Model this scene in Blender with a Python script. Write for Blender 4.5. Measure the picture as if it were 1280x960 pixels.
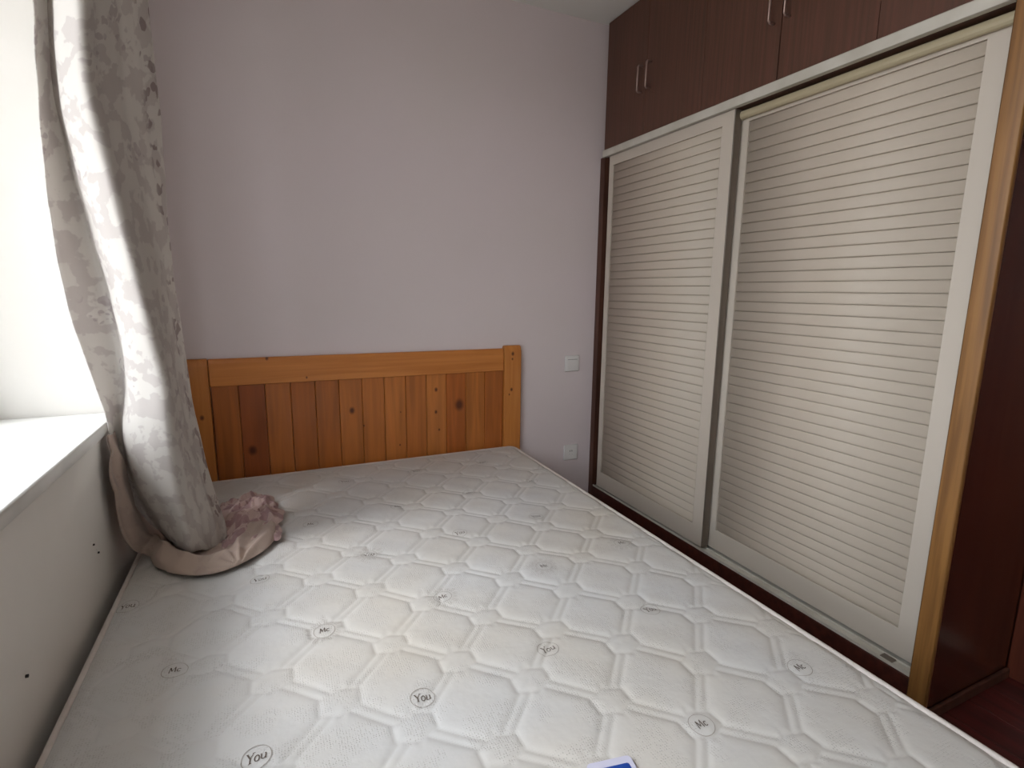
import bpy, math, random
import numpy as np
from mathutils import Matrix, Vector
random.seed(7)
for o in list(bpy.data.objects): bpy.data.objects.remove(o)
S = bpy.context.scene
COL = S.collection

# ------------------------------------------------------------------ camera
F_PX, YAW, PITCH, ROLL = 662.78, -0.43098, -0.17408, 0.011878
CAM = Vector((0.4136, -2.4020, 1.1764))
fw = Vector((math.sin(-YAW)*math.cos(PITCH), math.cos(YAW)*math.cos(PITCH), math.sin(PITCH)))
rt = Vector((math.cos(YAW), math.sin(YAW), 0)); up = rt.cross(fw)
c_, s_ = math.cos(ROLL), math.sin(ROLL)
r2 = c_*rt + s_*up; u2 = -s_*rt + c_*up
cam = bpy.data.cameras.new('camera'); cam.sensor_width = 36; cam.lens = F_PX/1280*36
cam.clip_start = 0.02
co = bpy.data.objects.new('camera', cam); COL.objects.link(co)
m = Matrix((r2, u2, -fw)).transposed().to_4x4(); m.translation = CAM
co.matrix_world = m
S.camera = co

# ------------------------------------------------------------------ world, sun, exposure
SKY, SUN, EXPO = 6.3, 2.1, 0.08
w = bpy.data.worlds.new('sky'); S.world = w; w.use_nodes = True
nt = w.node_tree; nt.nodes.clear()
out = nt.nodes.new('ShaderNodeOutputWorld'); bg = nt.nodes.new('ShaderNodeBackground')
tc = nt.nodes.new('ShaderNodeTexCoord'); sx = nt.nodes.new('ShaderNodeSeparateXYZ')
rp = nt.nodes.new('ShaderNodeValToRGB'); mr = nt.nodes.new('ShaderNodeMapRange')
mr.inputs['From Min'].default_value = -1; mr.inputs['From Max'].default_value = 1
nt.links.new(tc.outputs['Generated'], sx.inputs[0]); nt.links.new(sx.outputs['Z'], mr.inputs['Value'])
nt.links.new(mr.outputs[0], rp.inputs[0]); nt.links.new(rp.outputs[0], bg.inputs[0]); nt.links.new(bg.outputs[0], out.inputs[0])
rp.color_ramp.elements[0].position = 0.0; rp.color_ramp.elements[0].color = (.30, .29, .27, 1)
rp.color_ramp.elements[1].position = 1.0; rp.color_ramp.elements[1].color = (.82, .93, 1, 1)
e = rp.color_ramp.elements.new(.49); e.color = (.36, .35, .33, 1)
e = rp.color_ramp.elements.new(.53); e.color = (.925, .965, 1, 1)
bg.inputs['Strength'].default_value = SKY
sun = bpy.data.lights.new('sun', 'SUN'); sun.energy = SUN; sun.angle = math.radians(16); sun.color = (.985, .995, 1)
so = bpy.data.objects.new('sun', sun); COL.objects.link(so)
so.rotation_euler = Vector((1, .37, -1.24)).to_track_quat('-Z', 'Y').to_euler()
so.location = (-3, -3, 5)
pl = bpy.data.lights.new('window_portal', 'AREA'); pl.shape = 'RECTANGLE'; pl.size = 2.8; pl.size_y = 1.60
pl.cycles.is_portal = True
po = bpy.data.objects.new('window_portal', pl); COL.objects.link(po)
po.location = (-.27, -1.93, 1.61)
po.rotation_euler = Vector((1, 0, 0)).to_track_quat('-Z', 'Z').to_euler()
vs = S.view_settings
S.display_settings.display_device = 'sRGB'
vs.view_transform = 'Standard'; vs.look = 'None'; vs.gamma = 1; vs.exposure = EXPO; vs.use_curve_mapping = False

# ------------------------------------------------------------------ materials
def srgb(r, g, b):
    f = lambda c: (c/255/12.92) if c/255 <= .04045 else ((c/255+.055)/1.055)**2.4
    return (f(r), f(g), f(b), 1)
class NT:
    def __init__(s, name):
        s.m = bpy.data.materials.new(name); s.m.use_nodes = True
        s.t = s.m.node_tree; s.b = s.t.nodes['Principled BSDF']; s.o = s.t.nodes['Material Output']
    def n(s, kind, **k):
        q = s.t.nodes.new(kind)
        for a, v in k.items():
            if hasattr(q, a) and a not in ('Scale',): setattr(q, a, v)
            else: q.inputs[a].default_value = v
        return q
    def l(s, a, b): s.t.links.new(a, b)
def material(name, base, rough=.6, dark=None, scale=(3, 3, 3), noise=4., detail=4., bump=0., bscale=60., spec=.5, metallic=0., coord='Object', lo=.35, hi=.65, coat=0):
    """colour noise between base and dark, optional fine bump"""
    q = NT(name); b = q.b
    b.inputs['Roughness'].default_value = rough; b.inputs['Metallic'].default_value = metallic
    b.inputs['Specular IOR Level'].default_value = spec
    b.inputs['Coat Weight'].default_value = coat; b.inputs['Coat Roughness'].default_value = .15
    t = q.n('ShaderNodeTexCoord'); mp = q.n('ShaderNodeMapping'); mp.inputs['Scale'].default_value = scale
    q.l(t.outputs[coord], mp.inputs[0])
    nz = q.n('ShaderNodeTexNoise'); nz.inputs['Scale'].default_value = noise; nz.inputs['Detail'].default_value = detail
    q.l(mp.outputs[0], nz.inputs['Vector'])
    r = q.n('ShaderNodeValToRGB'); r.color_ramp.elements[0].position = lo; r.color_ramp.elements[1].position = hi
    r.color_ramp.elements[0].color = dark or base; r.color_ramp.elements[1].color = base
    q.l(nz.outputs['Fac'], r.inputs[0]); q.l(r.outputs[0], b.inputs['Base Color'])
    if bump:
        n2 = q.n('ShaderNodeTexNoise'); n2.inputs['Scale'].default_value = bscale; n2.inputs['Detail'].default_value = 3
        q.l(mp.outputs[0], n2.inputs['Vector'])
        bp = q.n('ShaderNodeBump'); bp.inputs['Strength'].default_value = bump; bp.inputs['Distance'].default_value = .002
        q.l(n2.outputs['Fac'], bp.inputs['Height']); q.l(bp.outputs[0], b.inputs['Normal'])
    return q.m
M = {}
M['wall'] = material('lilac_white_paint', srgb(222, 209, 211), .85, srgb(219, 207, 207), (1, 1, 1), 1.5, bump=.12, bscale=90, spec=.2)
M['wall_window'] = material('white_emulsion', srgb(228, 223, 217), .85, srgb(223, 218, 211), (1, 1, 1), 2.5, bump=.15, bscale=60, spec=.2)
M['ceiling'] = material('ceiling_white', srgb(234, 233, 229), .9, bump=.05, spec=.2)
M['sill'] = material('white_marble', srgb(226, 224, 220), .35, srgb(205, 203, 198), (1, 1, 1), 6, bump=0, spec=.4)
M['louver'] = material('cream_louver_board', srgb(197, 184, 169), .5, srgb(191, 178, 163), (1, 1, 1), 3, bump=.05, spec=.35)
M['door_frame'] = material('cream_frame', srgb(199, 188, 175), .45, bump=.03, spec=.35)
M['alu'] = material('painted_track', srgb(205, 200, 190), .4, srgb(190, 184, 172), (1, 1, 1), 8, spec=.4)
M['alu_edge'] = material('satin_aluminium', srgb(128, 118, 108), .35, metallic=.6)
M['cabinet'] = material('dark_walnut_laminate', srgb(100, 64, 52), .42, srgb(80, 55, 43), (34, 34, 1.1), 2.2, 6, bump=.25, bscale=6, lo=.3, hi=.7, spec=.4)
M['carcass'] = material('dark_walnut_side', srgb(92, 58, 45), .45, srgb(70, 43, 33), (20, 20, 1), 2, spec=.4)
M['plinth'] = material('dark_plinth', srgb(80, 40, 32), .4, srgb(62, 30, 24), (1, 12, 12), 3, spec=.4)
M['end'] = material('dark_glossy_mahogany', srgb(84, 42, 27), .22, srgb(58, 28, 20), (14, 14, .9), 1.8, 5, spec=.5)
M['gold'] = material('golden_oak_edge', srgb(150, 106, 58), .4, srgb(120, 82, 44), (30, 30, 1.2), 2.4, 5, bump=.1, bscale=6, spec=.4)
M['casing'] = material('red_brown_casing', srgb(118, 62, 44), .35, srgb(88, 42, 30), (20, 20, 1), 2, spec=.5)
M['door'] = material('red_brown_door', srgb(92, 36, 30), .35, srgb(72, 28, 24), (16, 16, 1), 2, spec=.5)
M['floor'] = material('dark_red_floorboards', srgb(96, 40, 36), .28, srgb(66, 28, 25), (14, 1.2, 6), 3, 5, spec=.5)
M['brass'] = material('pale_threshold', srgb(190, 178, 165), .35, metallic=.5)
M['handle'] = material('brushed_pinkish_steel', srgb(176, 152, 144), .3, metallic=.75)
M['plate'] = material('white_plastic', srgb(226, 222, 220), .35, spec=.5)
M['dark'] = material('dark_slot', srgb(25, 22, 22), .7)
M['tape'] = material('pale_pink_binding_tape', srgb(214, 204, 199), .7, srgb(207, 198, 191), (1, 1, 1), 40)
M['ink'] = material('grey_brown_ink', srgb(96, 84, 76), .8)
M['ring'] = material('light_grey_thread', srgb(158, 150, 142), .8)
M['bed_wood'] = material('bed_pine', srgb(196, 128, 66), .4, srgb(168, 98, 44), (12, 12, 1), 2)
M['frame_w'] = material('white_window_frame', srgb(228, 228, 226), .4)
M['chip'] = material('chipped_plaster', srgb(222, 218, 212), .9)
M['card_blue'] = material('blue_print', srgb(48, 92, 176), .35, srgb(28, 66, 150), (1, 1, 1), 30, 1)
M['card_white'] = material('lilac_white_film', srgb(206, 204, 224), .3)
M['rod'] = material('white_rail', srgb(220, 218, 214), .4)

# honey pine with knots; 'knots' are spots in the wood
def pine(name, base, dark, knots, vertical=True, seed=0.):
    q = NT(name); b = q.b; b.inputs['Roughness'].default_value = .33; b.inputs['Specular IOR Level'].default_value = .45
    t = q.n('ShaderNodeTexCoord'); mp = q.n('ShaderNodeMapping')
    mp.inputs['Scale'].default_value = (26, 26, 1.6) if vertical else (1.4, 26, 30)
    mp.inputs['Location'].default_value = (seed, seed*1.7, seed*.3)
    q.l(t.outputs['Object'], mp.inputs[0])
    nz = q.n('ShaderNodeTexNoise'); nz.inputs['Scale'].default_value = 1.3; nz.inputs['Detail'].default_value = 6; nz.inputs['Distortion'].default_value = .6
    q.l(mp.outputs[0], nz.inputs['Vector'])
    r = q.n('ShaderNodeValToRGB'); r.color_ramp.elements[0].position = .32; r.color_ramp.elements[1].position = .68
    r.color_ramp.elements[0].color = dark; r.color_ramp.elements[1].color = base
    q.l(nz.outputs['Fac'], r.inputs[0]); cur = r.outputs[0]
    for (kx, kz, kr) in knots:
        v = q.n('ShaderNodeVectorMath', operation='SUBTRACT'); q.l(t.outputs['Object'], v.inputs[0]); v.inputs[1].default_value = (kx, 0, kz)
        v2 = q.n('ShaderNodeVectorMath', operation='MULTIPLY'); q.l(v.outputs[0], v2.inputs[0]); v2.inputs[1].default_value = (1, 0, .75)
        ln = q.n('ShaderNodeVectorMath', operation='LENGTH'); q.l(v2.outputs[0], ln.inputs[0])
        mm = q.n('ShaderNodeMapRange'); mm.inputs['From Min'].default_value = kr*.45; mm.inputs['From Max'].default_value = kr*1.3
        mm.inputs['To Min'].default_value = .92; mm.inputs['To Max'].default_value = 0
        q.l(ln.outputs['Value'], mm.inputs['Value'])
        mx = q.n('ShaderNodeMix', data_type='RGBA'); q.l(mm.outputs[0], mx.inputs[0]); q.l(cur, mx.inputs[6])
        mx.inputs[7].default_value = srgb(78, 34, 16); cur = mx.outputs[2]
    q.l(cur, b.inputs['Base Color'])
    return q.m

# woven jacquard curtain
def curtain_mat(name, ground, motif, dark_motif, trans=.18, strength=1.):
    q = NT(name); b = q.b; b.inputs['Roughness'].default_value = .75; b.inputs['Specular IOR Level'].default_value = .25
    b.inputs['Sheen Weight'].default_value = .15
    uv = q.n('ShaderNodeTexCoord')
    nz0 = q.n('ShaderNodeTexNoise'); nz0.inputs['Scale'].default_value = 18; nz0.inputs['Detail'].default_value = 2
    q.l(uv.outputs['UV'], nz0.inputs['Vector'])
    mixv = q.n('ShaderNodeMix', data_type='RGBA', blend_type='LINEAR_LIGHT'); mixv.inputs[0].default_value = .045
    q.l(uv.outputs['UV'], mixv.inputs[6]); q.l(nz0.outputs['Color'], mixv.inputs[7])
    vo = q.n('ShaderNodeTexVoronoi'); vo.inputs['Scale'].default_value = 7.5; q.l(mixv.outputs[2], vo.inputs['Vector'])   # medallions
    v2 = q.n('ShaderNodeTexVoronoi'); v2.inputs['Scale'].default_value = 34; q.l(mixv.outputs[2], v2.inputs['Vector'])     # petals
    a = q.n('ShaderNodeMapRange'); a.inputs['From Min'].default_value = .30; a.inputs['From Max'].default_value = .36; a.inputs['To Min'].default_value = 1; a.inputs['To Max'].default_value = 0
    q.l(vo.outputs['Distance'], a.inputs['Value'])
    c = q.n('ShaderNodeMapRange'); c.inputs['From Min'].default_value = .34; c.inputs['From Max'].default_value = .40; c.inputs['To Min'].default_value = 1; c.inputs['To Max'].default_value = 0
    q.l(v2.outputs['Distance'], c.inputs['Value'])
    mu = q.n('ShaderNodeMath', operation='MULTIPLY'); q.l(a.outputs[0], mu.inputs[0]); q.l(c.outputs[0], mu.inputs[1])
    nz = q.n('ShaderNodeTexNoise'); nz.inputs['Scale'].default_value = 17; nz.inputs['Detail'].default_value = 3; q.l(uv.outputs['UV'], nz.inputs['Vector'])
    d = q.n('ShaderNodeMapRange'); d.inputs['From Min'].default_value = .50; d.inputs['From Max'].default_value = .535
    q.l(nz.outputs['Fac'], d.inputs['Value'])
    m1 = q.n('ShaderNodeMix', data_type='RGBA'); m1.inputs[6].default_value = ground; m1.inputs[7].default_value = motif
    k = q.n('ShaderNodeMath', operation='MULTIPLY'); k.inputs[1].default_value = .75*strength; q.l(d.outputs[0], k.inputs[0]); q.l(k.outputs[0], m1.inputs[0])
    m2 = q.n('ShaderNodeMix', data_type='RGBA'); m2.inputs[7].default_value = dark_motif
    k2 = q.n('ShaderNodeMath', operation='MULTIPLY'); k2.inputs[1].default_value = .55*strength; q.l(mu.outputs[0], k2.inputs[0]); q.l(k2.outputs[0], m2.inputs[0])
    q.l(m1.outputs[2], m2.inputs[6]); cur = m2.outputs[2]
    # flowers along the selvedge (u beyond .40)
    sep = q.n('ShaderNodeSeparateXYZ'); q.l(uv.outputs['UV'], sep.inputs[0])
    band = q.n('ShaderNodeMapRange'); band.inputs['From Min'].default_value = .50; band.inputs['From Max'].default_value = .53; q.l(sep.outputs['X'], band.inputs['Value'])
    v3 = q.n('ShaderNodeTexVoronoi'); v3.inputs['Scale'].default_value = 20; q.l(mixv.outputs[2], v3.inputs['Vector'])
    f3 = q.n('ShaderNodeMapRange'); f3.inputs['From Min'].default_value = .34; f3.inputs['From Max'].default_value = .40; f3.inputs['To Min'].default_value = 1; f3.inputs['To Max'].default_value = 0
    q.l(v3.outputs['Distance'], f3.inputs['Value'])
    k3 = q.n('ShaderNodeMath', operation='MULTIPLY'); q.l(band.outputs[0], k3.inputs[0]); q.l(f3.outputs[0], k3.inputs[1])
    k4 = q.n('ShaderNodeMath', operation='MULTIPLY'); q.l(k3.outputs[0], k4.inputs[0]); k4.inputs[1].default_value = .6
    m3 = q.n('ShaderNodeMix', data_type='RGBA'); q.l(k4.outputs[0], m3.inputs[0]); q.l(cur, m3.inputs[6]); m3.inputs[7].default_value = srgb(112, 84, 84)
    cur = m3.outputs[2]
    q.l(cur, b.inputs['Base Color'])
    bp = q.n('ShaderNodeBump'); bp.inputs['Strength'].default_value = .35; bp.inputs['Distance'].default_value = .0015
    q.l(k.outputs[0], bp.inputs['Height']); q.l(bp.outputs[0], b.inputs['Normal'])
    tr = q.n('ShaderNodeBsdfTranslucent'); q.l(cur, tr.inputs[0]); ms = q.n('ShaderNodeMixShader'); ms.inputs[0].default_value = trans
    q.l(b.outputs[0], ms.inputs[1]); q.l(tr.outputs[0], ms.inputs[2]); q.l(ms.outputs[0], q.o.inputs[0])
    return q.m
M['curtain'] = curtain_mat('curtain_jacquard', srgb(214, 208, 202), srgb(194, 185, 181), srgb(168, 154, 155), .32)
M['lining'] = curtain_mat('curtain_reverse', srgb(178, 158, 146), srgb(168, 148, 138), srgb(156, 134, 126), .06, .7)
M['crumple'] = curtain_mat('curtain_flower_border', srgb(192, 166, 160), srgb(160, 128, 130), srgb(128, 92, 98), .05, 1.2)

# mattress ticking: knitted white cloth
def ticking():
    q = NT('mattress_ticking'); b = q.b; b.inputs['Roughness'].default_value = .62; b.inputs['Specular IOR Level'].default_value = .3
    t = q.n('ShaderNodeTexCoord')
    vo = q.n('ShaderNodeTexVoronoi'); vo.inputs['Scale'].default_value = 210; vo.inputs['Randomness'].default_value = .35
    fl_ = q.n('ShaderNodeVectorMath', operation='MULTIPLY'); fl_.inputs[1].default_value = (1, 1, .0); q.l(t.outputs['Object'], fl_.inputs[0])
    q.l(fl_.outputs[0], vo.inputs['Vector'])
    nz = q.n('ShaderNodeTexNoise'); nz.inputs['Scale'].default_value = 17; nz.inputs['Detail'].default_value = 1; q.l(t.outputs['Object'], nz.inputs['Vector'])
    pm = q.n('ShaderNodeMapRange'); pm.inputs['From Min'].default_value = .46; pm.inputs['From Max'].default_value = .56; q.l(nz.outputs['Fac'], pm.inputs['Value'])
    dm = q.n('ShaderNodeMapRange'); dm.inputs['From Min'].default_value = .15; dm.inputs['From Max'].default_value = .35; dm.inputs['To Min'].default_value = 1; dm.inputs['To Max'].default_value = 0
    q.l(vo.outputs['Distance'], dm.inputs['Value'])
    pd = q.n('ShaderNodeMath', operation='MULTIPLY'); q.l(pm.outputs[0], pd.inputs[0]); q.l(dm.outputs[0], pd.inputs[1])
    st = q.n('ShaderNodeTexNoise'); st.inputs['Scale'].default_value = 2.4; st.inputs['Detail'].default_value = 4; q.l(t.outputs['Object'], st.inputs['Vector'])
    r = q.n('ShaderNodeValToRGB'); r.color_ramp.elements[0].position = .30; r.color_ramp.elements[1].position = .6
    r.color_ramp.elements[0].color = srgb(204, 197, 188); r.color_ramp.elements[1].color = srgb(203, 201, 200); q.l(st.outputs['Fac'], r.inputs[0])
    mx = q.n('ShaderNodeMix', data_type='RGBA'); q.l(r.outputs[0], mx.inputs[6]); mx.inputs[7].default_value = srgb(176, 171, 166)
    k = q.n('ShaderNodeMath', operation='MULTIPLY'); q.l(pd.outputs[0], k.inputs[0]); k.inputs[1].default_value = .6; q.l(k.outputs[0], mx.inputs[0])
    q.l(mx.outputs[2], b.inputs['Base Color'])
    wv = q.n('ShaderNodeTexNoise'); wv.inputs['Scale'].default_value = 55; wv.inputs['Detail'].default_value = 3; q.l(t.outputs['Object'], wv.inputs['Vector'])
    b1 = q.n('ShaderNodeBump'); b1.inputs['Strength'].default_value = .35; b1.inputs['Distance'].default_value = .002; q.l(wv.outputs['Fac'], b1.inputs['Height'])
    b2 = q.n('ShaderNodeBump'); b2.inputs['Strength'].default_value = .5; b2.inputs['Distance'].default_value = .001; b2.invert = True
    q.l(pd.outputs[0], b2.inputs['Height']); q.l(b1.outputs[0], b2.inputs['Normal']); q.l(b2.outputs[0], b.inputs['Normal'])
    return q.m
M['ticking'] = ticking()
def pane_mat():
    q = NT('window_glass'); q.t.nodes.remove(q.b)
    tr = q.n('ShaderNodeBsdfTransparent'); tr.inputs[0].default_value = (.97, .97, .975, 1)
    gl = q.n('ShaderNodeBsdfGlossy'); gl.inputs['Roughness'].default_value = .02
    ms = q.n('ShaderNodeMixShader'); ms.inputs[0].default_value = .06
    q.l(tr.outputs[0], ms.inputs[1]); q.l(gl.outputs[0], ms.inputs[2]); q.l(ms.outputs[0], q.o.inputs[0]); return q.m
M['glass'] = pane_mat()

# ------------------------------------------------------------------ mesh helpers
def link(name, verts, faces, mat, parent=None, smooth=False, loc=(0, 0, 0)):
    me = bpy.data.meshes.new(name); me.from_pydata([tuple(v) for v in verts], [], faces); me.update()
    me.materials.append(mat)
    if smooth: me.polygons.foreach_set('use_smooth', [True]*len(me.polygons))
    o = bpy.data.objects.new(name, me); COL.objects.link(o); o.location = loc
    if parent: o.parent = parent
    return o
class MB:
    def __init__(s): s.v = []; s.f = []
    def box(s, x0, x1, y0, y1, z0, z1):
        n = len(s.v); s.v += [(x, y, z) for x in (x0, x1) for y in (y0, y1) for z in (z0, z1)]
        s.f += [tuple(n+i for i in f) for f in ((0, 1, 3, 2), (4, 6, 7, 5), (0, 4, 5, 1), (2, 3, 7, 6), (0, 2, 6, 4), (1, 5, 7, 3))]
        return s
    def prism(s, prof, axis, a, b):      # prof: list of 2D points, extruded along axis
        n = len(s.v); k = len(prof)
        for t in (a, b):
            for (p, q) in prof:
                s.v.append({'x': (t, p, q), 'y': (p, t, q), 'z': (p, q, t)}[axis])
        for i in range(k): j = (i+1) % k; s.f.append((n+i, n+j, n+k+j, n+k+i))
        s.f += [tuple(n+i for i in range(k))[::-1], tuple(n+k+i for i in range(k))]
        return s
    def tube(s, pts, r, seg=10, closed=False):
        pts = [Vector(p) for p in pts]; n0 = len(s.v); L = len(pts)
        for i, p in enumerate(pts):
            if closed: t = pts[(i+1) % L]-pts[i-1]
            else: t = pts[min(i+1, L-1)]-pts[max(i-1, 0)]
            t.normalize(); a = t.cross(Vector((0, 0, 1)))
            if a.length < .05: a = t.cross(Vector((0, 1, 0)))
            a.normalize(); b = t.cross(a)
            for k in range(seg):
                th = 2*math.pi*k/seg; s.v.append(tuple(p+a*r*math.cos(th)+b*r*math.sin(th)))
        for i in range(L if closed else L-1):
            j = (i+1) % L
            for k in range(seg):
                k2 = (k+1) % seg; s.f.append((n0+i*seg+k, n0+i*seg+k2, n0+j*seg+k2, n0+j*seg+k))
        if not closed: s.f += [tuple(n0+k for k in range(seg))[::-1], tuple(n0+(L-1)*seg+k for k in range(seg))]
        return s
    def build(s, name, mat, parent=None, smooth=False, bevel=0, loc=(0, 0, 0)):
        o = link(name, s.v, s.f, mat, parent, smooth, loc)
        import bmesh
        bm = bmesh.new(); bm.from_mesh(o.data)
        if bevel: bmesh.ops.bevel(bm, geom=list(bm.edges), offset=bevel, segments=2, affect='EDGES', clamp_overlap=True)
        bmesh.ops.recalc_face_normals(bm, faces=bm.faces)
        bm.to_mesh(o.data); bm.free()
        if bevel: o.data.polygons.foreach_set('use_smooth', [True]*len(o.data.polygons)); mod = o.modifiers.new('wn', 'WEIGHTED_NORMAL')
        return o
def empty(name, loc=(0, 0, 0)):
    o = bpy.data.objects.new(name, None); COL.objects.link(o); o.location = loc; o.empty_display_size = .1; return o
def tag(o, label, cat, group=None):
    o['label'] = label; o['category'] = cat
    if group: o['group'] = group
    return o
def struct(o): o['kind'] = 'structure'; return o
def rel(o, parent):  # parent keeping coordinates authored in world space (parents unrotated)
    o.parent = parent; o.location = o.location - parent.location; return o

# ------------------------------------------------------------------ room dimensions
WX, WB, WF, WR, ZC = 2.016, .03, -3.7, 2.492, 2.472   # wardrobe front, back wall, front wall, right wall, ceiling
REV, REV2, BAYX, SILL = -.53, -3.35, -.34, .812

# floor of separate boards
fl = struct(MB().box(-.2, WR+.9, WF-.1, WB+.1, -.06, -.022).build('floor', M['floor']))
bw = .118; ix = 0; x = -.012
while x < WR+.85:
    y = WF + (-.9 if ix % 2 else -.35) ; 
    while y < WB:
        y0, y1 = max(y, WF), min(y+1.2, WB)
        if y1-y0 > .05 and x < WR-.01:
            MB().box(x+.0008, min(x+bw-.0008, WR), y0+.0008, y1-.0008, -.0215, 0).build('plank', M['floor'], fl, bevel=.001)
        elif y1-y0 > .05 and -2.7 < (y0+y1)/2 < -1.2:
            MB().box(x+.0008, x+bw-.0008, y0+.0008, y1-.0008, -.0215, 0).build('plank', M['floor'], fl, bevel=.001)
        y += 1.2
    x += bw; ix += 1
struct(MB().box(-.7, WR+.9, WF-.1, WB+.1, ZC, ZC+.1).build('ceiling', M['ceiling']))
struct(MB().box(-.7, WR+.1, WB, WB+.12, 0, ZC).build('wall_back', M['wall']))
struct(MB().box(-.7, WR+.1, WF-.12, WF, 0, ZC).build('wall_front', M['wall_window']))
wr = MB().box(WR, WR+.12, -1.80, WB, 0, ZC).box(WR, WR+.12, WF, -2.62, 0, ZC).box(WR, WR+.12, -2.62, -1.80, 2.05, ZC)
struct(wr.build('wall_right', M['wall_window']))
# window wall: apron below the sill, piers each side, the alcove behind
XW = -.012
wl = MB()
wl.box(-.70, XW, REV2, REV, 0, SILL-.032)              # apron
wl.box(-.70, XW, REV, WB, 0, ZC)                       # pier by the headboard
wl.box(-.70, XW, WF, REV2, 0, ZC)                      # pier near the camera side
wl.box(-.70, -.28, REV2, REV, 2.42, ZC)                # head of the window
wall_left = struct(wl.build('wall_left', M['wall_window']))
for (cy, cz, r) in ((-.877, .556, .006), (-.849, .522, .0055)):
    b = MB(); n = 9
    pts = [(XW+.0005, cy+r*(1+.3*math.sin(3*k))*math.cos(2*math.pi*k/n)*.8, cz+r*1.5*(1+.2*math.cos(2*k))*math.sin(2*math.pi*k/n)) for k in range(n)]
    b.v = pts+[(XW+.004, cy, cz+.002), (XW-.0, cy, cz)]; b.f = [(k, (k+1) % n, n) for k in range(n)]+[((k+1) % n, k, n+1) for k in range(n)]
    b.build('plaster_chip', M['chip'], wall_left)
    MB().tube([(XW, cy+.004, cz-.006), (XW+.0045, cy+.004, cz-.006)], .0026, 8).build('screw_hole', M['dark'], wall_left)
MB().tube([(XW, -1.296, .499), (XW+.004, -1.296, .499)], .003, 8).build('nail_head', M['dark'], wall_left)
# sill slab
sl = struct(MB().box(-.40, .0, REV2+.002, REV-.0025, SILL-.032, SILL).build('trim_1', M['sill'], bevel=.004))
# window at the outer side of the alcove
wn = struct(empty('window_1', (BAYX, (REV+REV2)/2, SILL)))
f = MB(); x0, x1 = BAYX-.03, BAYX+.03; zt = 2.42
f.box(x0, x1, REV-.05, REV, SILL, zt).box(x0, x1, REV2, REV2+.05, SILL, zt).box(x0, x1, REV2+.05, REV-.05, SILL, SILL+.05).box(x0, x1, REV2+.05, REV-.05, zt-.05, zt)
rel(f.build('window_frame', M['frame_w']), wn)
ys = np.linspace(REV2+.05, REV-.05, 5)
for k in range(4):
    a, b = ys[k], ys[k+1]; s = MB(); q = .035; xo = BAYX-.012+.012*(k % 2)
    s.box(xo-.012, xo+.012, a, a+q, SILL+.05, zt-.05).box(xo-.012, xo+.012, b-q, b, SILL+.05, zt-.05)
    s.box(xo-.012, xo+.012, a+q, b-q, SILL+.05, SILL+.05+q).box(xo-.012, xo+.012, a+q, b-q, zt-.05-q, zt-.05)
    sash = rel(s.build('sash', M['frame_w']), wn)
    p = MB().box(xo-.002, xo+.002, a+q, b-q, SILL+.05+q, zt-.05-q).build('pane', M['glass']); p.parent = sash; p.location = -Vector(wn.location)-Vector(sash.location)
    p.location = Vector((0, 0, 0))

# door beyond the wardrobe
YE = -1.70
dr = struct(empty('door_1', (WR+.03, -2.2, 0)))
d = MB().box(WR+.04, WR+.08, -2.615, -1.83, .012, 2.02)
rel(d.build('door_leaf', M['door'], bevel=.002), dr)
for (z0, z1) in ((.18, .85), (1.0, 1.85)):
    for (a, b) in ((-2.52, -2.27), (-2.17, -1.92)):
        rel(MB().box(WR+.028, WR+.042, a, b, z0, z1).build('raised_panel', M['door'], bevel=.006), dr)
hd = MB().tube([(WR+.04, -2.55, 1.0), (WR-.01, -2.55, 1.0), (WR-.01, -2.45, 1.0)], .008).box(WR+.032, WR+.041, -2.575, -2.525, .93, 1.07)
rel(hd.build('door_handle', M['handle']), dr)
cs = MB().box(WR-.035, WR+.12, -1.80, YE-.0005, 0, 2.08).box(WR-.035, WR+.12, -2.71, -2.625, 0, 2.08).box(WR-.035, WR+.12, -2.625, -1.80, 2.03, 2.12)
cs.box(WR-.0, WR+.12, -1.822, -1.80, 0, 2.03)
struct(cs.build('trim_2', M['casing'], bevel=.003))
struct(MB().box(WR-.03, WR+.11, -2.62, -1.826, 0, .012).build('trim_3', M['brass'], bevel=.002))

# ------------------------------------------------------------------ wardrobe
wd = empty('wardrobe', (WX+.25, -.84, 0))
tag(wd, 'built-in wardrobe with two cream louvred sliding doors and golden wood edge along the right wall', 'wardrobe')
YE = -1.70; PL = .105; HT = 1.879     # end, plinth top, head top
def W_(b, name, mat, **k): return rel(b.build(name, M[mat], **k), wd)
W_(MB().box(WX+.0, WR-.002, WB-.042, WB-.002, 0, HT-.03), 'side_panel', 'carcass', bevel=.002)
W_(MB().box(WX+.012, WR-.002, YE, YE+.03, 0, ZC-.004), 'end_panel', 'end', bevel=.001)
W_(MB().box(WX-.006, WX+.012, YE-.004, YE+.044, 0, ZC-.004), 'edge_trim', 'gold', bevel=.003)
W_(MB().box(WX, WX+.06, YE+.044, WB-.042, 0, PL-.004), 'plinth', 'plinth', bevel=.003)
W_(MB().box(WX+.45, WX+.465, YE+.03, WB-.042, 0, HT-.03), 'back_panel', 'carcass')
W_(MB().box(WX+.10, WX+.449, YE+.03, WB-.042, .06, .08), 'bottom_board', 'carcass')
W_(MB().box(WX+.02, WX+.465, YE+.03, WB-.002, HT-.028, HT-.004), 'top_board', 'carcass')
W_(MB().box(WX-.010, WX+.012, YE+.045, WB-.030, HT-.034, HT), 'head_track', 'alu', bevel=.002)
W_(MB().box(WX+.012, WX+.095, YE+.045, WB-.044, HT-.034, HT-.026), 'track_channel', 'carcass')
W_(MB().box(WX+.002, WX+.085, YE+.045, WB-.044, PL-.004, PL), 'floor_track', 'alu', bevel=.001)
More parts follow.
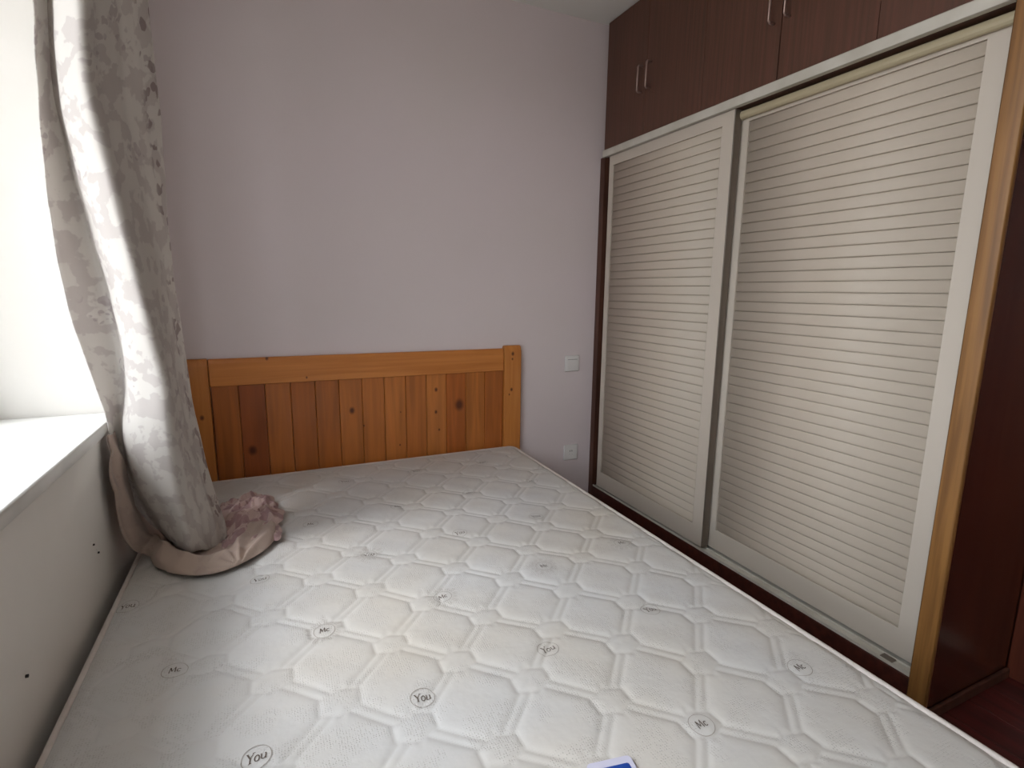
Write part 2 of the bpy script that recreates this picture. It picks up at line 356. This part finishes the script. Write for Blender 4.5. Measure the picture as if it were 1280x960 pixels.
W_(MB().box(WX+.003, WX+.006, YE+.045, WB-.044, PL, PL+.006).box(WX+.036, WX+.040, YE+.045, WB-.044, PL, PL+.006), 'track_rib', 'alu')
W_(MB().box(WX-.004, WR-.036, YE-.012, YE-.001, 0, .032), 'base_strip', 'carcass', bevel=.002)
PITCH_S = .0367
def slat_mesh(y0, y1, seed):
    # a louver blade: recessed at the top, swelling out to a rounded lower lip (local: x outwards is -x)
    prof = [(.0160, .0368), (.0076, .0366), (.0064, .0330), (.0053, .026), (.0045, .018), (.0040, .010), (.0041, .004), (.0052, .0008), (.0160, .0004)]
    b = MB(); n = len(prof)
    for t in (y0, y1):
        for (p_, q_) in prof: b.v.append((p_, t, q_))
    for i in range(n-1): b.f.append((i, i+1, n+i+1, n+i))
    me = bpy.data.meshes.new('slat'); me.from_pydata(b.v, [], [f_[::-1] for f_ in b.f]+[tuple(range(n)), tuple(range(n, 2*n))[::-1]]); me.update()
    me.materials.append(M['louver'])
    for i, pg in enumerate(me.polygons): pg.use_smooth = i < 7
    return me
def sliding_door(x, y0, y1, z0, z1, sl, sr, topr, botr, mat):
    """y0 is the end nearer the camera"""
    b = MB(); t = .026
    b.box(x, x+t, y1-sl, y1, z0, z1).box(x, x+t, y0, y0+sr, z0, z1)
    b.box(x, x+t, y0+sr, y1-sl, z0, z0+botr).box(x, x+t, y0+sr, y1-sl, z1-topr, z1)
    b.box(x+t-.006, x+t, y0+sr, y1-sl, z0+botr, z1-topr)
    o = W_(b, 'sliding_door', mat)
    n = int(round((z1-topr-z0-botr)/PITCH_S)); pitch = (z1-topr-z0-botr)/n
    me = slat_mesh(y0+sr+.0006, y1-sl-.0006, 0)
    for k in range(n):
        s = bpy.data.objects.new('slat', me); COL.objects.link(s); s.parent = o
        s.location = (x, 0, z0+botr+k*pitch)
        s.scale = (1, 1, pitch/.0368)
    # edge profiles
    e = MB().box(x-.003, x+t+.003, y0-.006, y0-.0005, z0, z1).build('edge_profile', M['alu_edge'], o, bevel=.001)
    return o
d1 = sliding_door(WX+.006, -.838, -.045, PL+.012, HT-.036, .034, .058, .045, .085, 'door_frame')
d2 = sliding_door(WX+.046, -1.650, -.792, PL+.012, HT-.058, .078, .064, .022, .085, 'door_frame')
# rounded top rail of the recessed right door, seen below the head track
rr = MB(); rr.prism([(WX+.036+.012*math.cos(a), HT-.056+.015*math.sin(a)) for a in np.linspace(math.pi/2, 3*math.pi/2, 7)]+[(WX+.060, HT-.066), (WX+.060, HT-.034)], 'y', -1.650, -.80)
M['rail_y'] = material('beige_rail', srgb(180, 168, 140), .4, spec=.4)
W_(rr, 'top_rail', 'rail_y')
# roller plate on the right of the lower track
W_(MB().box(WX+.012, WX+.036, -1.60, -1.565, PL+.0, PL+.004), 'roller_stop', 'alu_edge', bevel=.001)

# overhead cabinets
oc = empty('overhead_cabinet', (WX+.25, -.84, HT))
tag(oc, 'dark brown wood overhead cupboards up to the ceiling above the louvred wardrobe doors', 'cabinet')
rel(MB().box(WX+.022, WX+.465, YE+.031, WB-.002, HT+.001, ZC-.004).build('carcass', M['carcass']), oc)
bd = [WB-.030, -.312, -.664, -1.012, -1.338, YE+.046]
dmesh = []
for i in range(5):
    y1, y0 = bd[i], bd[i+1]; g = .0022 if i in (2,) else .0008
    dd = rel(MB().box(WX+.001, WX+.021, y0+(g if i == 2 else .0008), y1-(.0022 if i == 3 else .0008), HT+.003, ZC-.006).build('door', M['cabinet'], bevel=.0006), oc)
    right = i in (0, 2, 4)
    hy = y0+.030 if right else y1-.030
    zb, zt_ = 2.066, 2.176
    pts = [(WX+.001, hy, zb), (WX-.020, hy, zb), (WX-.025, hy, zb+.006), (WX-.026, hy, (zb+zt_)/2), (WX-.025, hy, zt_-.006), (WX-.020, hy, zt_), (WX+.001, hy, zt_)]
    h = MB().tube(pts, .0045, 8).build('handle', M['handle'], dd, smooth=True)
    h.location = -(Vector(dd.location)+Vector(oc.location)); h.location = Vector((0, 0, 0))

# ------------------------------------------------------------------ bed
bed = tag(empty('bed', (.85, -1.0, 0)), 'honey pine bed frame with planked headboard against the lilac wall', 'bed')
hb = rel(MB().prism([(.001, .782), (.001, .874), (.005, .888), (.013, .893), (.026, .892), (.028, .782)], 'x', .186, 1.472).build('headboard', pine('pine_rail', srgb(206, 132, 66), srgb(186, 112, 50), [(.34-.85, .815, .010), (1.25-.85, .888, .006), (1.40-.85, .80, .004)], False), bevel=.0015), bed)
def sub(o, par):   # o authored in world coordinates, parent chain unrotated
    L = Vector((0, 0, 0)); q = par
    while q: L += Vector(q.location); q = q.parent
    o.parent = par; o.location = -L
    return o
knots = {9: [(1.124, 0.707, 0.008), (1.122, 0.598, 0.007), (1.137, 0.509, 0.005)], 10: [(1.24, 0.624, 0.022)], 5: [(0.733, 0.638, 0.012)], 6: [(0.783, 0.563, 0.004)], 1: [(0.322, 0.5, 0.016)], 7: [(0.945, 0.454, 0.004), (0.952, 0.612, 0.003)]}
N = 13; px = np.linspace(.187, 1.471, N+1)
tones = [(176, 100, 44), (158, 82, 36), (186, 108, 48), (178, 100, 42), (182, 104, 44), (186, 110, 48), (192, 114, 50), (196, 118, 54), (190, 112, 50), (196, 120, 56), (178, 98, 40), (194, 116, 52), (186, 106, 46)]
for i in range(N):
    a, b = px[i]+.0006, px[i+1]-.0006; c0, c1 = .0095, .024; e = .003
    t = tones[i]; base = srgb(*t); dk = srgb(*[int(v*.84) for v in t])
    mt = pine('pine_plank', base, dk, knots.get(i, []), True, i*3.1)
    o = MB().prism([(a, c0+e), (a+e*.7, c0), (b-e*.7, c0), (b, c0+e), (b, c1), (a, c1)], 'z', .20, .782).build('plank', mt)
    sub(o, hb)
    if i not in knots: pass
pm = pine('pine_post', srgb(202, 132, 66), srgb(182, 110, 50), [(1.518, .866, .008), (1.516, .84, .005), (1.512, .685, .007), (1.50, .66, .004), (.150, .66, .008)], True, 2.)
for (a, b, zt_) in ((.098, .185, .896), (1.473, 1.566, .908)):
    # sleigh shaped post: profile in y, z with a gentle backward curl at the top
    prof = [(.0285, 0), (.0285, zt_-.02), (.024, zt_-.004), (.012, zt_), (.002, zt_-.006), (-.006, zt_-.03), (-.008, zt_-.12), (-.008, .42), (-.008, 0)]
    o = MB().prism(prof, 'x', a, b).build('post', pm, bevel=.003); sub(o, hb)
for (a, b) in ((.075, .10), (1.462, 1.487)):
    rel(MB().box(a, b, -2.03, -.010, .10, .176).build('side_rail', M['bed_wood'], bevel=.002), bed)
rel(MB().box(.075, 1.487, -2.06, -2.032, .06, .176).build('foot_rail', M['bed_wood'], bevel=.002), bed)
for k in range(12):
    y = -.10-k*.165
    rel(MB().box(.101, 1.461, y-.045, y+.045, .158, .176).build('bed_slat', M['bed_wood']), bed)
for (x, y) in ((.105, -1.96), (1.457, -1.96), (.78, -1.0)):
    rel(MB().box(x-.03, x+.03, y-.03, y+.03, 0, .1575 if x < 1 and x > .5 else .1).build('leg', M['bed_wood'], bevel=.002), bed)

# ------------------------------------------------------------------ mattress
MX0, MX1, MY0, MY1, MZ0, MZ = .020, 1.524, -2.095, -.012, .178, .400
P = .170; CX, CY = .856, -1.549
def height(x, y):
    x = np.asarray(x, float); y = np.asarray(y, float)
    wob = .004*np.sin(9*x+3)*np.sin(7*y+1)+.003*np.sin(17*y+5*x)
    yy = y-.07*(x-CX)+wob-CY; xx = x-CX+wob
    u = (xx+yy)/math.sqrt(2); v = (xx-yy)/math.sqrt(2)
    du = np.abs((u/P+.5) % 1-.5)*P; dv = np.abs((v/P+.5) % 1-.5)*P      # distance to the diagonals
    iu = np.round(u/P)*P; iv = np.round(v/P)*P
    ex = np.abs((u-iu+v-iv)/math.sqrt(2)); ey = np.abs((u-iu-(v-iv))/math.sqrt(2))
    dh = np.minimum(.038-ex, (.033-ey-.40*ex)*.93)
    g = .0095
    innode = dh > 0
    dcell = np.minimum(np.minimum(du-g, dv-g), -dh)
    dstrip = np.minimum(np.minimum(g-np.minimum(du, dv), 1), -dh)
    cell = .0050*(1-np.exp(-np.maximum(dcell, 0)/.009))
    strip = .0024*(1-np.exp(-np.maximum(dstrip, 0)/.0032))
    node = .0042*(1-np.exp(-np.maximum(dh, 0)/.008))
    h = np.where(innode, node, np.where(dcell > 0, cell, strip))
    # the cloth is pulled in small random puckers
    ph = np.floor(u/P)*2.1+np.floor(v/P)*3.7
    h = h+.0005*np.sin(70*y+28*x+ph*2)*np.sin(31*x-12*y+ph)*np.clip(h/.006, 0, 1)
    h = h+.0018*np.sin(3.1*x+.4)*np.sin(2.3*y)
    ed = np.minimum(np.minimum(x-MX0, MX1-x), np.minimum(y-MY0, MY1-y))
    e = np.clip(ed/.045, 0, 1)
    return MZ-.006 + h*np.clip(ed/.03, 0, 1)**.7 - .012*(1-e)**2
mt = empty('mattress', (.77, -1.03, MZ0))
tag(mt, 'white quilted double mattress with hexagon stitching lying on the pine bed', 'mattress')
nx, ny = 386, 516
gx = np.linspace(MX0+.002, MX1-.002, nx); gy = np.linspace(MY0+.002, MY1-.002, ny)
GX, GY = np.meshgrid(gx, gy)
# rounded corners in plan
R = .04
def rnd(X, Y):
    cx = np.clip(X, MX0+R, MX1-R); cy = np.clip(Y, MY0+R, MY1-R); dx = X-cx; dy = Y-cy
    d = np.maximum(np.abs(dx), np.abs(dy)); L = np.hypot(dx, dy); s = np.where(L > 1e-6, d/np.maximum(L, 1e-9), 1)
    return cx+dx*s, cy+dy*s
RX, RY = rnd(GX, GY); GZ = height(GX, GY)
V = np.stack([RX.ravel(), RY.ravel(), GZ.ravel()], 1)
idx = np.arange(nx*ny).reshape(ny, nx)
Q = np.stack([idx[:-1, :-1].ravel(), idx[:-1, 1:].ravel(), idx[1:, 1:].ravel(), idx[1:, :-1].ravel()], 1)
def fast(name, V, Q, mat, parent):
    me = bpy.data.meshes.new(name); me.vertices.add(len(V)); me.vertices.foreach_set('co', V.astype(np.float32).ravel())
    me.loops.add(Q.size); me.loops.foreach_set('vertex_index', Q.astype(np.int32).ravel())
    me.polygons.add(len(Q)); me.polygons.foreach_set('loop_start', np.arange(0, Q.size, 4, dtype=np.int32))
    try: me.polygons.foreach_set('loop_total', np.full(len(Q), 4, dtype=np.int32))
    except Exception: pass
    me.update(calc_edges=True); me.polygons.foreach_set('use_smooth', [True]*len(Q)); me.materials.append(mat)
    o = bpy.data.objects.new(name, me); COL.objects.link(o)
    if parent: sub(o, parent)
    return o
fast('quilted_top', V, Q, M['ticking'], mt)
def outline(inset, n=14, r=R):
    pts = []
    for (cx, cy, a0) in ((MX1-r, MY1-r, 0), (MX0+r, MY1-r, 90), (MX0+r, MY0+r, 180), (MX1-r, MY0+r, 270)):
        for k in range(n+1):
            a = math.radians(a0+90*k/n); pts.append((cx+(r-inset)*math.cos(a), cy+(r-inset)*math.sin(a)))
    return pts
prof = [(-.0, .0), (.0, .012), (.0015, .020), (-.002, .11), (.0015, .195), (.0, .205)]
o2 = outline(0); n = len(o2); vv = []; ff = []
rings = [(.03, MZ0), (.004, MZ0+.003), (0, MZ0+.02), (-.001, MZ0+.07), (-.001, MZ0+.15), (0, MZ-.034), (.003, MZ-.020)]
for (ins, z) in rings:
    vv += [(x, y, z) for (x, y) in outline(ins)]
for i in range(len(rings)-1):
    for k in range(n): ff.append((i*n+k, i*n+(k+1) % n, (i+1)*n+(k+1) % n, (i+1)*n+k))
ff.append(tuple(range(n))[::-1])
sub(link('side_band', vv, ff, M['ticking'], None, True), mt)
sub(MB().tube([(x, y, MZ-.0145) for (x, y) in outline(.0025)], .0070, 8, True).build('top_piping', M['tape'], smooth=True), mt)
sub(MB().tube([(x, y, MZ0+.012) for (x, y) in outline(.0)], .005, 6, True).build('bottom_piping', M['tape'], smooth=True), mt)

# printed words inside rings
def arc(cx, cy, rx, ry, a0, a1, n=14): return [(cx+rx*math.cos(math.radians(a0+(a1-a0)*k/n)), cy+ry*math.sin(math.radians(a0+(a1-a0)*k/n))) for k in range(n+1)]
# strokes: (polyline, width) in em units, baseline 0, x height .5, cap 1
GL = {
 'Y': (.66, [([(.06, 1), (.34, .48)], .13), ([(.62, 1), (.34, .48)], .06), ([(.34, .50), (.34, .02)], .12), ([(-.03, .99), (.20, .99)], .05), ([(.50, .99), (.74, .99)], .05), ([(.20, .02), (.48, .02)], .05)]),
 'o': (.54, [(arc(.25, .30, .20, .30, 0, 360), .09)]),
 'u': (.62, [([(.08, .60), (.08, .20)]+arc(.25, .20, .17, .19, 180, 300, 6)+[(.42, .16)], .09), ([(.44, .60), (.44, .02)], .10), ([(-.02, .59), (.10, .59)], .05), ([(.34, .59), (.46, .59)], .05), ([(.42, .02), (.56, .02)], .05)]),
 'M': (.86, [([(.06, 0), (.12, 1)], .09), ([(.12, 1), (.38, .22)], .13), ([(.38, .22), (.66, 1)], .06), ([(.66, 1), (.72, 0)], .12)]),
 'c': (.48, [(arc(.26, .30, .20, .29, 42, 318), .10)]),
}
def ribbon(b, pts, w, tf):
    L = len(pts); n0 = len(b.v)
    for i, (x, y) in enumerate(pts):
        tx = pts[min(i+1, L-1)][0]-pts[max(i-1, 0)][0]; ty = pts[min(i+1, L-1)][1]-pts[max(i-1, 0)][1]
        l = math.hypot(tx, ty) or 1; nx_, ny_ = -ty/l*w/2, tx/l*w/2
        b.v += [tf(x+nx_, y+ny_), tf(x-nx_, y-ny_)]
    for i in range(L-1): k = n0+2*i; b.f.append((k, k+1, k+3, k+2))
def densify(pts, m=.12):
    r = [pts[0]]
    for p_, q_ in zip(pts, pts[1:]):
        n_ = max(1, int(math.hypot(q_[0]-p_[0], q_[1]-p_[1])/m))
        r += [(p_[0]+(q_[0]-p_[0])*k/n_, p_[1]+(q_[1]-p_[1])*k/n_) for k in range(1, n_+1)]
    return r
def mark(word, cx, cy, ang, burst=False):
    em = .0185 if word == 'You' else .0165
    wd_ = sum(GL[c][0] for c in word)-.1
    ca, sa = math.cos(ang), math.sin(ang)
    def world(X, Y):
        wx, wy = cx+X*ca-Y*sa, cy+X*sa+Y*ca
        return (wx, wy, float(height(wx, wy))+.0013)
    b = MB(); xo = -wd_/2
    for c in word:
        for pts, w_ in GL[c][1]:
            ribbon(b, densify(pts), w_, lambda X, Y, xo=xo: world((X+xo+.12*(Y-.4))*em, (Y-.42)*em))
        xo += GL[c][0]
    o = b.build('printed_word', M['ink']); sub(o, mt)
    b = MB(); ring = arc(0, 0, .0235, .0235, 0, 360, 40); ribbon(b, ring, .0011, world)
    if burst:
        for k in range(14):
            a = 2*math.pi*k/14; r0, r1 = .028, .041+.004*math.sin(k*2.3)
            for off in (-.05, .05): ribbon(b, [(r0*math.cos(a+off*2), r0*math.sin(a+off*2)), (r1*math.cos(a+off), r1*math.sin(a+off))], .0008, world)
    o = b.build('printed_ring', M['ring']); sub(o, mt)
marks = [
 ('You', .351, -1.528, 0), ('You', .641, -1.510, 0), ('You', .932, -1.481, 0), ('You', 1.236, -1.454, 0),
 ('Mc', .806, -1.80, 0), ('Mc', 1.091, -1.778, 0), ('Mc', 1.393, -1.748, 0),
 ('Mc', .195, -1.232, 0), ('Mc', .488, -1.217, 1), ('Mc', .779, -1.194, 1), ('Mc', 1.090, -1.165, 1), ('Mc', 1.381, -1.136, 1),
 ('You', .055, -.923, 0), ('You', .351, -.916, 0), ('You', .645, -.892, 1), ('You', .939, -.867, 0), ('You', 1.224, -.853, 0),
 ('Mc', .502, -.608, 0), ('Mc', .801, -.575, 0), ('Mc', 1.085, -.551, 0), ('Mc', 1.37, -.53, 0),
 ('You', .66, -.24, 0), ('You', .960, -.226, 0), ('You', 1.27, -.224, 0)]
for (w_, x, y, bst) in marks:
    if x-.024 < MX0+.004: x = MX0+.03
    mark(w_, x, y, .04, bool(bst))

# ------------------------------------------------------------------ card on the mattress at the bottom of the picture
cd = tag(empty('card', (.872, -1.855, MZ+.004)), 'blue card with pale lilac border lying on the mattress at the bottom edge', 'card')
cd.rotation_euler = (0, 0, math.radians(0))
def rrect(w2, h2, r, n=6):
    p_ = []
    for (cx, cy, a0) in ((w2-r, h2-r, 0), (-w2+r, h2-r, 90), (-w2+r, -h2+r, 180), (w2-r, -h2+r, 270)):
        p_ += [(cx+r*math.cos(math.radians(a0+90*k/n)), cy+r*math.sin(math.radians(a0+90*k/n))) for k in range(n+1)]
    return p_
a_ = math.radians(-10)
rot = lambda ps, dy=0: [((x*math.cos(a_)-(y+dy)*math.sin(a_)), (x*math.sin(a_)+(y+dy)*math.cos(a_))) for x, y in ps]
MB().prism(rot(rrect(.040, .080, .008)), 'z', 0, .0016).build('sleeve', M['card_white'], cd, bevel=.0004)
MB().prism(rot(rrect(.031, .066, .004)), 'z', .0016, .0022).build('printed_panel', M['card_blue'], cd)

# ------------------------------------------------------------------ curtain
ROWS = [
[(-0.01, -0.8, 1.787), (-0.007, -0.7, 1.832), (0.029, -0.8, 1.795), (0.095, -0.89, 1.77), (0.113, -0.8, 1.813), (0.133, -0.69, 1.866), (0.153, -0.6, 1.909), (0.17, -0.52, 1.948)],
[(-0.017, -0.799, 1.691), (-0.014, -0.699, 1.728), (0.024, -0.799, 1.698), (0.089, -0.889, 1.677), (0.107, -0.8, 1.713), (0.129, -0.69, 1.758), (0.15, -0.6, 1.794), (0.168, -0.521, 1.827)],
[(-0.024, -0.794, 1.593), (-0.018, -0.698, 1.623), (0.022, -0.797, 1.599), (0.088, -0.886, 1.582), (0.108, -0.798, 1.612), (0.129, -0.69, 1.647), (0.152, -0.602, 1.677), (0.171, -0.523, 1.704)],
[(-0.032, -0.788, 1.441), (-0.005, -0.695, 1.461), (0.034, -0.794, 1.446), (0.104, -0.881, 1.437), (0.123, -0.796, 1.455), (0.138, -0.691, 1.477), (0.156, -0.604, 1.495), (0.17, -0.528, 1.511)],
[(-0.035, -0.778, 1.3), (0.013, -0.691, 1.31), (0.052, -0.79, 1.303), (0.119, -0.874, 1.299), (0.141, -0.792, 1.308), (0.15, -0.691, 1.318), (0.162, -0.608, 1.326), (0.169, -0.533, 1.333)],
[(-0.029, -0.765, 1.151), (0.034, -0.686, 1.15), (0.072, -0.784, 1.152), (0.14, -0.866, 1.154), (0.158, -0.788, 1.153), (0.159, -0.692, 1.151), (0.167, -0.612, 1.15), (0.171, -0.541, 1.149)],
[(-0.017, -0.75, 1.033), (0.042, -0.68, 1.024), (0.079, -0.778, 1.032), (0.152, -0.855, 1.037), (0.171, -0.783, 1.03), (0.168, -0.692, 1.021), (0.173, -0.617, 1.014), (0.179, -0.55, 1.008)],
[(-0.003, -0.732, 0.927), (0.042, -0.673, 0.915), (0.081, -0.769, 0.928), (0.161, -0.842, 0.935), (0.177, -0.776, 0.923), (0.176, -0.693, 0.91), (0.18, -0.624, 0.898), (0.185, -0.561, 0.887)],
[(0.008, -0.711, 0.816), (0.026, -0.664, 0.802), (0.071, -0.76, 0.821), (0.155, -0.828, 0.829), (0.176, -0.769, 0.813), (0.182, -0.694, 0.795), (0.19, -0.631, 0.779), (0.199, -0.573, 0.764)],
[(0.008, -0.688, 0.72), (0.024, -0.655, 0.708), (0.068, -0.749, 0.731), (0.152, -0.811, 0.739), (0.178, -0.761, 0.721), (0.192, -0.696, 0.7), (0.201, -0.639, 0.682), (0.212, -0.587, 0.665)],
[(0.019, -0.661, 0.617), (0.037, -0.644, 0.608), (0.082, -0.738, 0.635), (0.154, -0.793, 0.644), (0.183, -0.751, 0.624), (0.205, -0.697, 0.602), (0.215, -0.649, 0.583), (0.227, -0.603, 0.565)],
[(0.049, -0.632, 0.511), (0.072, -0.633, 0.502), (0.108, -0.724, 0.529), (0.164, -0.772, 0.531), (0.194, -0.741, 0.511), (0.221, -0.698, 0.491), (0.238, -0.659, 0.476), (0.251, -0.621, 0.464)],
[(0.087, -0.6, 0.432), (0.104, -0.62, 0.427), (0.13, -0.71, 0.453), (0.17, -0.75, 0.447), (0.202, -0.73, 0.428), (0.227, -0.7, 0.414), (0.244, -0.67, 0.414), (0.255, -0.64, 0.414)]]
top = []
for dz in (.6, .3):
    top.append([(p[0]+dz*.06, p[1], p[2]+dz*(2.40-p[2])/.6) for p in ROWS[0]])
ROWS = top+ROWS
A = np.array(ROWS)
# add a return behind the last column and a bottom that tucks under
ret = A[:, -1:, :]+np.array([[[-.035, .07, 0]]]); A = np.concatenate([A, ret], 1)
tuck = A[-1:, :, :]*1.0; tuck[..., 1] += .05; tuck[..., 0] -= .004; tuck[..., 2] = .414; A = np.concatenate([A, tuck], 0)
def cat(A, k, axis):
    A = np.moveaxis(A, axis, 0); n = len(A); out = []
    for i in range(n-1):
        p0, p1, p2, p3 = A[max(i-1, 0)], A[i], A[i+1], A[min(i+2, n-1)]
        for j in range(k):
            t = j/k; out.append(.5*((2*p1)+(-p0+p2)*t+(2*p0-5*p1+4*p2-p3)*t*t+(-p0+3*p1-3*p2+p3)*t**3))
    out.append(A[-1]); return np.moveaxis(np.array(out), 0, axis)
def sheet(name, A, mat, parent, ku=8, kv=7, wrinkle=.0, thick=.002, seed=0, zmin=None, xmin=None, pinch=False):
    G = cat(cat(A, kv, 0), ku, 1); nv, nu = G.shape[:2]
    du = np.zeros((nv, nu)); du[:, 1:] = np.linalg.norm(G[:, 1:]-G[:, :-1], axis=2); mu = du.mean(0).cumsum()
    dvv = np.zeros((nv, nu)); dvv[1:] = np.linalg.norm(G[1:]-G[:-1], axis=2); mv = dvv.mean(1).cumsum()
    tu = np.gradient(G, axis=1); tv = np.gradient(G, axis=0); N_ = np.cross(tu, tv); N_ /= np.linalg.norm(N_, axis=2, keepdims=True)+1e-9
    U_, V_ = np.meshgrid(mu, mv)
    w_ = np.sin(U_*60+6*np.sin(V_*2.2+seed))*.6+np.sin(U_*131+V_*9+seed)*.25+np.sin(U_*24-V_*15+seed)*np.sin(V_*23+U_*9)*.6
    G = G+N_*(wrinkle*w_)[..., None]
    if pinch:
        X_, Y_ = G[..., 0], G[..., 1]; an = np.arctan2(X_-.300, Y_+.845)
        amp = np.exp(-((X_-.325)/.062)**2)*np.clip((G[..., 2]-.413)/.012, 0, 1)
        G[..., 2] += .011*(1-2*np.abs(np.sin(5.5*an+.4)))*amp
        an2 = G[..., 1]*62+G[..., 2]*44; G[..., 0] += np.where(X_ < .12, .0035*(1-2*np.abs(np.sin(an2*.5))), 0)
        G[..., 2] += np.where((X_ > .06) & (X_ < .30), .0032*(1-2*np.abs(np.sin(X_*34-Y_*21))), 0)*np.clip((G[..., 2]-.413)/.012, 0, 1)
    if zmin is not None: G[..., 2] = np.maximum(G[..., 2], zmin)
    if xmin is not None:
        lowz = G[..., 2] < SILL+.03
        G[..., 0] = np.where(lowz, np.maximum(G[..., 0], xmin), G[..., 0])
    ids = np.arange(nu*nv).reshape(nv, nu)
    Q = np.stack([ids[:-1, :-1].ravel(), ids[:-1, 1:].ravel(), ids[1:, 1:].ravel(), ids[1:, :-1].ravel()], 1)
    o = fast(name, G.reshape(-1, 3), Q, mat, None); sub(o, parent)
    uvl = o.data.uv_layers.new(name='UVMap'); uvs = np.stack([U_.ravel(), -V_.ravel()], 1)[Q.ravel()]
    uvl.data.foreach_set('uv', uvs.astype(np.float32).ravel())
    if thick:
        md = o.modifiers.new('thickness', 'SOLIDIFY'); md.thickness = thick; md.offset = 0
    return o
ct = tag(empty('curtain', (.10, -.65, .41)), 'beige floral jacquard curtain hanging at the window with its hem bunched on the mattress', 'curtain')
sheet('drape', A, M['curtain'], ct, wrinkle=.0028, zmin=.4135, xmin=.006)
O = np.array([(.012, -.715, .785), (.015, -.745, .72), (.018, -.758, .665), (.020, -.752, .593), (.024, -.737, .513), (.034, -.712, .450), (.055, -.690, .420), (.095, -.765, .412), (.140, -.824, .412), (.202, -.857, .412), (.253, -.857, .412), (.307, -.828, .412), (.358, -.775, .412), (.392, -.700, .412), (.398, -.61, .412)])
I_ = np.array([(.010, -.66, .785), (.016, -.62, .71), (.022, -.615, .635), (.034, -.61, .575), (.050, -.61, .520), (.070, -.57, .450), (.092, -.57, .425), (.13, -.61, .420), (.165, -.65, .418), (.21, -.67, .418), (.25, -.69, .420), (.28, -.72, .424), (.30, -.66, .43), (.31, -.60, .43), (.32, -.55, .43)])
nO = len(O)
def pad(l): return np.array(l+[l[-1]]*(nO-len(l)))
Rm = O*.66+I_*.34; Rm[:, 2] += pad([.0, .004, .008, .012, .016, .024, .036, .044, .036, .026, .028, .028, .022, .016, .012]); Rm[1:7, 0] += .016; Rm[1:6, 1] -= .012
T_ = O*.35+I_*.65; T_[:5, 0] += .002; T_[5:, 2] += .001; T_[7:11, :2] = T_[7:11, :2]*.75+O[7:11, :2]*.25; T_[11:, 2] += .012
B_ = O*.9+I_*.1; B_[:, 2] -= .002; B_[:7, 0] -= .004
Rh = O*.93+I_*.07; Rh[:, 2] += pad([0, 0, 0, 0, .004, .010, .020, .026, .018, .012, .010, .012, .014, .012]); Rh[:7, 0] += .004
sheet('hem_fold', np.stack([B_, O, Rh, Rm, T_, I_], 1), M['lining'], ct, ku=8, kv=12, wrinkle=.0045, seed=2, pinch=True, zmin=.4125, xmin=.006)
# crumpled heap of the flowered hem
nu, nv = 110, 150
rs = np.random.RandomState(11)
aa, bb = np.meshgrid(np.linspace(-1, 1, nu), np.linspace(-1, 1, nv))
rad = np.maximum(abs(aa), abs(bb)); L = np.maximum(np.hypot(aa, bb), 1e-6); sq = .4+.6*rad/L; th = np.arctan2(bb, aa)
wv_ = 1+rad*(.05*np.sin(5*th+1)+.05*np.sin(9*th+2)+.035*np.sin(19*th))
X = .316+aa*sq*.100*wv_-.012*bb; Y = -.515+bb*sq*.225*wv_
wx_ = X+.016*np.sin(27*Y+1)+.007*np.sin(61*Y+40*X); wy_ = Y+.020*np.sin(24*X+2)+.008*np.sin(70*X-33*Y)
rid = np.zeros_like(X)
for k in range(7):
    ang = rs.uniform(0, math.pi); fr = [11, 16, 22, 30, 42, 58, 75][k]; ph = rs.uniform(0, 6.28)
    rid += (1-2*np.abs(np.sin(fr*(wx_*math.cos(ang)*1.5+wy_*math.sin(ang))+ph)))**1*(11/fr)**.75
env = 1-rad**4
Z = .412+env*np.maximum(.028+.0135*rid, .001)+env*.012*(1-((X-.31)/.12)**2)
Z += env*.012*np.cos(9*np.arctan2(X-.305, Y+.80))*np.exp(-((Y+.69)/.07)**2)
G = np.stack([X, Y, np.maximum(Z, .4125)], 2)
sheet('bunched_hem', G, M['crumple'], ct, ku=1, kv=1, wrinkle=.0, seed=1, zmin=.4125)
# rail the curtain hangs from
crl = tag(empty('curtain_rail', (.06, -1.5, 2.43)), 'white curtain rail fixed under the ceiling above the window', 'rail')
MB().box(-.015, .015, -1.1, 1.3, -.012, .012).build('rail', M['rod'], crl, bevel=.002)
for k in range(4): MB().box(-.008, .008, -.9+k*.65, -.88+k*.65, .012, ZC-2.43).build('bracket', M['rod'], crl)

# ------------------------------------------------------------------ wall plates
def plate(name, z, x, label, cat, build):
    o = tag(empty(name, (x, WB, z)), label, cat)
    MB().box(-.043, .043, -.010, 0, -.043, .043).build('face_plate', M['plate'], o, bevel=.003)
    build(o); return o
def sw(o):
    MB().box(-.028, .028, -.0125, -.0095, -.026, .020).build('rocker', M['plate'], o, bevel=.001)
    MB().box(-.029, .029, -.0112, -.0098, .021, .0225).build('gap_line', M['dark'], o)
def so_(o):
    for dx in (-.006, .006): MB().box(dx-.0014, dx+.0014, -.0108, -.0098, .004, .013).build('slot', M['dark'], o)
    for s in (-1, 1):
        b = MB(); b.prism([(s*.008+.0012*math.cos(a)+.0, -.010+.0012*math.sin(a)) for a in np.linspace(0, 6.28, 7)[:-1]], 'y', -.0108, -.0098); b.build('slot', M['dark'], o)
plate('light_switch', .797, 1.882, 'white square light switch on the wall beside the headboard, above the socket', 'switch', sw)
plate('power_socket', .302, 1.890, 'white square power socket low on the wall beside the mattress corner', 'socket', so_)
